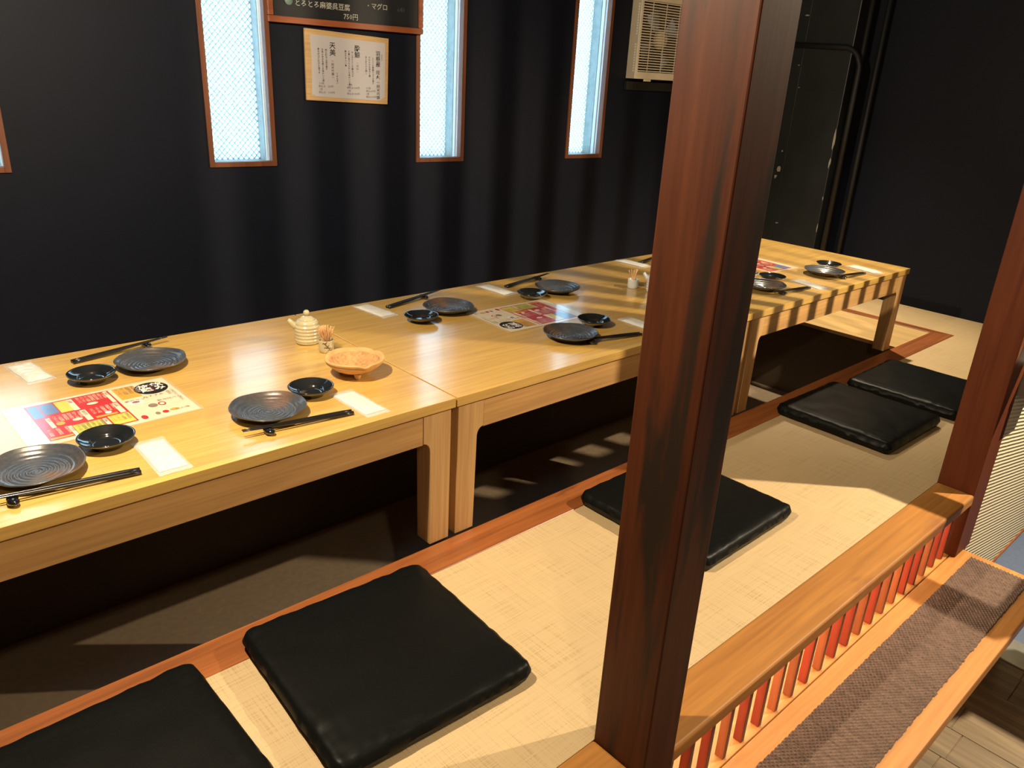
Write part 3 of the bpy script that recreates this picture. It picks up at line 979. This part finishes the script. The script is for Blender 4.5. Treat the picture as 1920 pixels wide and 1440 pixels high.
def tooth_cup(loc, mat, label, n, seed, hs, brush):
    r = root('toothpick_cup', label, 'toothpick cup', loc, 0, 'toothpick cups')
    lathe('cup', [(0.0002, 0.0), (0.0165, 0.0), (0.0182, 0.002), (0.0188, 0.010), (0.0186, 0.024), (0.0192, 0.030), (0.0190, 0.0315), (0.0178, 0.0315), (0.0170, 0.029), (0.0168, 0.006), (0.0002, 0.0055)], 36, mat, r)
    if brush:
        for (za, zb_, ta, tb, w_) in ((0.026, 0.010, -2.5, -1.3, 0.0012), (0.012, 0.020, -2.4, -1.7, 0.0010), (0.024, 0.030, -2.6, -1.9, 0.0011), (0.007, 0.012, -1.9, -1.0, 0.0009)):
            pts = [(0.0186 * math.cos(ta + (tb - ta) * q / 8), 0.0186 * math.sin(ta + (tb - ta) * q / 8), za + (zb_ - za) * q / 8 + 0.002 * math.sin(q)) for q in range(9)]
            tube('brush_stroke', pts, [w_ * (0.4 + math.sin(PI * q / 8)) for q in range(9)], 'brush_brown', r, 6)
    rr = random.Random(seed)
    me = None
    for q in range(n):
        a = rr.uniform(0, 2 * PI)
        rb, rt = rr.uniform(0, 0.009), rr.uniform(0.010, 0.0225)
        b = Vector((rb * math.cos(a + 2.8), rb * math.sin(a + 2.8), 0.0065))
        t_ = Vector((rt * math.cos(a), rt * math.sin(a), 0.058 * hs))
        if me is None:
            o = tube('toothpick', [(0, 0, 0), (0, 0, 0.004), (0, 0, 0.060), (0, 0, 0.0615)], [0.0003, 0.00095, 0.00095, 0.0007], 'toothpick_wood', None, 6)
            me = o.data
        else:
            o = bpy.data.objects.new('toothpick', me); C.objects.link(o)
        d = (t_ - b).normalized()
        o.rotation_euler = d.to_track_quat('Z', 'Y').to_euler()
        o.location = Vector(loc) + b
        tag(o, 'thin wooden toothpick standing in the ' + ('brush-painted cup by the clay bowl' if brush else 'white cup beside the front post'), 'toothpick',
            'toothpicks in the ' + ('painted cup' if brush else 'white cup'))
tooth_cup((-0.083, 0.425, HT + 0.0003), 'pot_glaze', 'small cream cup of toothpicks with brown brush strokes by the clay bowl', 48, 1, 1.0, True)
tooth_cup((1.117, 0.424, HT + 0.0003), 'white_glaze', 'small white cup of toothpicks on the middle table beside the front post', 10, 2, 1.0, False)

def clay_bowl():
    r = root('clay_bowl', 'chipped orange clay bowl on little feet at the table joint', 'bowl', (-0.108, 0.248, HT + 0.0003), 0.0)
    rim = 0.045
    def chip(t):
        c = 0.0
        for (t0, wd, dp) in ((-1.75, 0.16, 0.0060), (2.55, 0.14, 0.005), (0.25, 0.2, 0.004), (-0.6, 0.5, 0.002)):
            dt = (t - t0 + PI) % (2 * PI) - PI
            c += dp * math.exp(-(dt / wd) ** 2)
        return c
    def fn_out(rd, z, t):
        k = z / rim
        wob = 1 + 0.010 * math.sin(2 * t + 1) + 0.008 * noise.noise((math.cos(t) * 3, math.sin(t) * 3, z * 60))
        zz = z - chip(t) * max(0, (k - 0.6) / 0.4) + 0.0010 * math.sin(3 * t + 2) * k
        return rd * wob, zz
    prof = [(0.0002, 0.010), (0.022, 0.0095), (0.036, 0.0125), (0.048, 0.0185), (0.058, 0.026), (0.0645, 0.0330), (0.0660, 0.0345), (0.0648, 0.0352), (0.0668, 0.0375), (0.0690, 0.0415), (0.0690, 0.0440), (0.0672, 0.0452), (0.0635, 0.0450), (0.0605, 0.0430), (0.0575, 0.0375)]
    prof_in = [(0.0575, 0.0375), (0.053, 0.029), (0.044, 0.0205), (0.030, 0.0152), (0.012, 0.0138), (0.0002, 0.0138)]
    lathe('body', prof, 96, 'clay', r, fn_out)
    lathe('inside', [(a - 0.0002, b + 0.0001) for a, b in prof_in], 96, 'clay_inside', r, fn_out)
    f0 = None
    for k in range(3):
        a = -1.95 + k * 2 * PI / 3
        f = lathe('foot', [(0.0002, 0.0), (0.0042, 0.0), (0.0062, 0.003), (0.0080, 0.009), (0.0098, 0.015), (0.0002, 0.016)], 18, 'clay', r)
        f.location = (0.034 * math.cos(a), 0.034 * math.sin(a), 0)
clay_bowl()

# ------------------------------------------------------------------ things on the window wall
def wall_text(name, body, size, mat, parent, s, n, z, line=1.0, bold=0.0, align='LEFT'):
    return text_mesh(name, body, size, mat, parent, (s, n, z), (PI / 2, 0, 0), align, line, bold)
# chalkboard
r = on_wall(root('chalkboard', 'black chalkboard menu in a red-brown frame between the windows', 'chalkboard'))
box('board', 0.315, 0.883, -0.016, -0.004, 1.176, 1.60, 'chalkboard', r)
for nm, bb in (('frame_rail', (0.300, 0.899, -0.024, -0.002, 1.157, 1.177)), ('frame_rail', (0.300, 0.899, -0.024, -0.002, 1.60, 1.62)), ('frame_stile', (0.300, 0.318, -0.024, -0.002, 1.1775, 1.5995)), ('frame_stile', (0.881, 0.899, -0.024, -0.002, 1.1775, 1.5995))):
    box(nm, *bb, 'board_frame_wood', r, 0.0015)
wt = -0.0164
wall_text('chalk_lettering', 'とろとろ麻婆呉豆腐', 0.0230, 'chalk', r, 0.395, wt, 1.214, bold=0.0002)
wall_text('chalk_lettering', '750円', 0.0230, 'chalk', r, 0.575, wt, 1.186, bold=0.0002)
wall_text('chalk_lettering', '・マグロ', 0.0225, 'chalk', r, 0.662, wt, 1.228, bold=0.0002)
wall_text('chalk_lettering', '640', 0.0225, 'faint_chalk', r, 0.790, wt, 1.226)
o = lathe('magnet', [(0.0002, 0), (0.0140, 0), (0.0148, 0.002), (0.0130, 0.006), (0.0002, 0.007)], 28, 'teal_magnet', r)
o.rotation_euler = (PI / 2, 0, 0); o.location = (0.375, -0.0161, 1.226)
# paper notice on a pale board
r = on_wall(root('sake_notice', 'handwritten white paper notice pinned on a pale wooden board', 'notice'))
bm = bmesh.new()
prism('backing_board', [(0.427, 0.913), (0.751, 0.905), (0.758, 1.134), (0.429, 1.147)], -0.012, -0.002, 'pale_board', r, 0.0012, axis='Y')
pts = [(0.4475, 0.945), (0.4465, 0.930), (0.456, 0.932), (0.460, 0.926), (0.53, 0.9235), (0.62, 0.921), (0.714, 0.918), (0.738, 0.930), (0.7400, 0.98), (0.7410, 1.05), (0.7425, 1.118), (0.66, 1.120), (0.55, 1.125), (0.4490, 1.129), (0.4475, 1.115), (0.4500, 1.05)]
prism('paper', pts, -0.0132, -0.0122, 'paper', r, axis='Y')
wt = -0.0134
V = lambda s_: '\n'.join(s_)
def vcol(body, size, s, z, mat='ink', line=0.98, bold=0.0):
    wall_text('ink_lettering', V(body), size, mat, r, s, wt, z, line, bold)
vcol('羽根屋', 0.0185, 0.702, 1.073, bold=0.0003); vcol('煌火', 0.0165, 0.702, 1.010); vcol('〜純米吟醸', 0.0135, 0.704, 0.988 - 0.012, bold=0.0001)
vcol('酔鯨', 0.0220, 0.616, 1.085, bold=0.0003); vcol('〜特純〜', 0.010, 0.622, 1.040, 'faint_ink')
vcol('天美', 0.0235, 0.519, 1.088, bold=0.0003); vcol('〜純米吟醸〜', 0.0110, 0.524, 1.042)
for s_, z, b in ((0.686, 1.060, 'ふつうの果実のような香り'), (0.672, 1.062, 'やわらかな旨みと酸'), (0.658, 1.063, 'まとめたのど越し'), (0.603, 1.075, 'すっきりとした飲み口の'), (0.590, 1.077, '食事に合うたんれいな味わいの辛口'), (0.577, 1.078, '飲みやすい一本'),
                 (0.502, 1.078, '桃の様な上品な香り'), (0.488, 1.079, 'お米の甘みを感じる味わいの酒'), (0.473, 1.080, '幸せが口に広がる酒です'), (0.542, 1.002, 'じゅんまい'), (0.723, 1.072, 'はねや')):
    vcol(b, 0.0078, s_, z, 'ink' if s_ < 0.7 else 'faint_ink', 1.0, 0.00012)
for s_, z, b in ((0.473, 0.968, ' 0.5合\n税込み　550円\n 1合\n税込み　1100円'), (0.583, 0.966, ' 0.5合\n税込み 500円\n 1合\n税込み 900円'), (0.660, 0.957, '0.5合\n税込600円\n1合\n税込1100円')):
    wall_text('ink_lettering', b, 0.0088, 'ink', r, s_, wt, z, 1.15)

# ventilation fan
def fan():
    r = on_wall(root('ventilation_fan', 'cream ventilation fan with louvred grille on the wall by the post', 'ventilation fan'))
    s0, s1, z0, z1, n0, n1 = 2.022, 2.372, 1.047, 1.402, -0.001, -0.060
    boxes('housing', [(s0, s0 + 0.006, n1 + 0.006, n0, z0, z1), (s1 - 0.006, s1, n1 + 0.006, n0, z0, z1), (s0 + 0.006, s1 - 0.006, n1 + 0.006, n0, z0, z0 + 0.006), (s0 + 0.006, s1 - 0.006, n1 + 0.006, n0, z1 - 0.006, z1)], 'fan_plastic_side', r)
    f = 0.020
    for nm, bb in (('grille_frame', (s0, s0 + f * 0.7, n1, n1 + 0.006, z0, z1)), ('grille_frame', (s1 - f * 0.7, s1, n1, n1 + 0.006, z0, z1)),
                   ('grille_frame', (s0 + f * 0.7, s1 - f * 0.7, n1, n1 + 0.006, z0, z0 + 0.030)), ('grille_frame', (s0 + f * 0.7, s1 - f * 0.7, n1, n1 + 0.006, z1 - 0.024, z1))):
        box(nm, *bb, 'fan_plastic', r, 0.001)
    n = 27
    za, zb_ = z0 + 0.035, z1 - 0.028
    sl0 = None
    for k in range(n):
        z = za + (zb_ - za) * k / (n - 1)
        if sl0 is None:
            sl0 = box('louver', s0 + f * 0.7, s1 - f * 0.7, n1 + 0.0015, n1 + 0.006, -0.0024, 0.0024, 'fan_plastic', r, 0.0008, 1)
            sl0.location.z = z
        else:
            o = sl0.copy(); C.objects.link(o); o.location.z = z
    for s_ in (2.105, 2.197, 2.289):
        box('grille_rib', s_ - 0.0013, s_ + 0.0013, n1 + 0.0062, n1 + 0.009, z0 + 0.030, z1 - 0.024, 'fan_plastic', r)
    box('back_plate', s0 + 0.006, s1 - 0.006, -0.006, -0.002, z0 + 0.006, z1 - 0.006, 'fan_dark', r)
    hub = lathe('hub', [(0.0002, 0), (0.042, 0), (0.044, 0.004), (0.040, 0.014), (0.030, 0.020), (0.0002, 0.022)], 32, 'fan_plastic', r)
    hub.rotation_euler = (PI / 2, 0, 0)
    hub.location = (2.197, -0.026, 1.222)
    for k in range(4):
        a0 = 0.5 + k * PI / 2
        vs_ = []
        for q in range(7):
            for w_ in (-1, 1):
                rr_ = 0.038 + 0.098 * q / 6
                a = a0 + w_ * (0.20 + 0.16 * q / 6)
                vs_.append((2.197 + rr_ * math.cos(a), -0.020 + 0.009 * w_, 1.222 + rr_ * math.sin(a)))
        fs = [(2 * q, 2 * q + 1, 2 * q + 3, 2 * q + 2) for q in range(6)]
        o = mesh_obj('fan_blade', vs_, fs, 'fan_blade', r, True)
        o.modifiers.new('thick', 'SOLIDIFY').thickness = 0.0015
    z = z0 + 0.03
    v0 = None
    for k in range(26):
        if 11 <= k <= 13:
            continue
        zz = z0 + 0.034 + 0.0112 * k
        if v0 is None:
            v0 = box('side_slot', s0 - 0.0008, s0 + 0.0002, n1 + 0.012, n1 + 0.020, -0.0036, 0.0036, 'fan_plastic', r)
            v0.location.z = zz
        else:
            o = v0.copy(); C.objects.link(o); o.location.z = zz
    box('pull_tab', 2.090, 2.130, n1 - 0.001, n1 + 0.010, z0 - 0.010, z0 - 0.0002, 'fan_plastic', r, 0.001)
fan()
o = on_wall(box('under_fan_slab', 2.016, 2.40, -0.020, -0.001, 0.997, 1.034, 'flat_black', None, 0.002))  # plain black box set along the wall just below the fan
tag(o, 'plain black ledge right under the ventilation fan', 'slab')
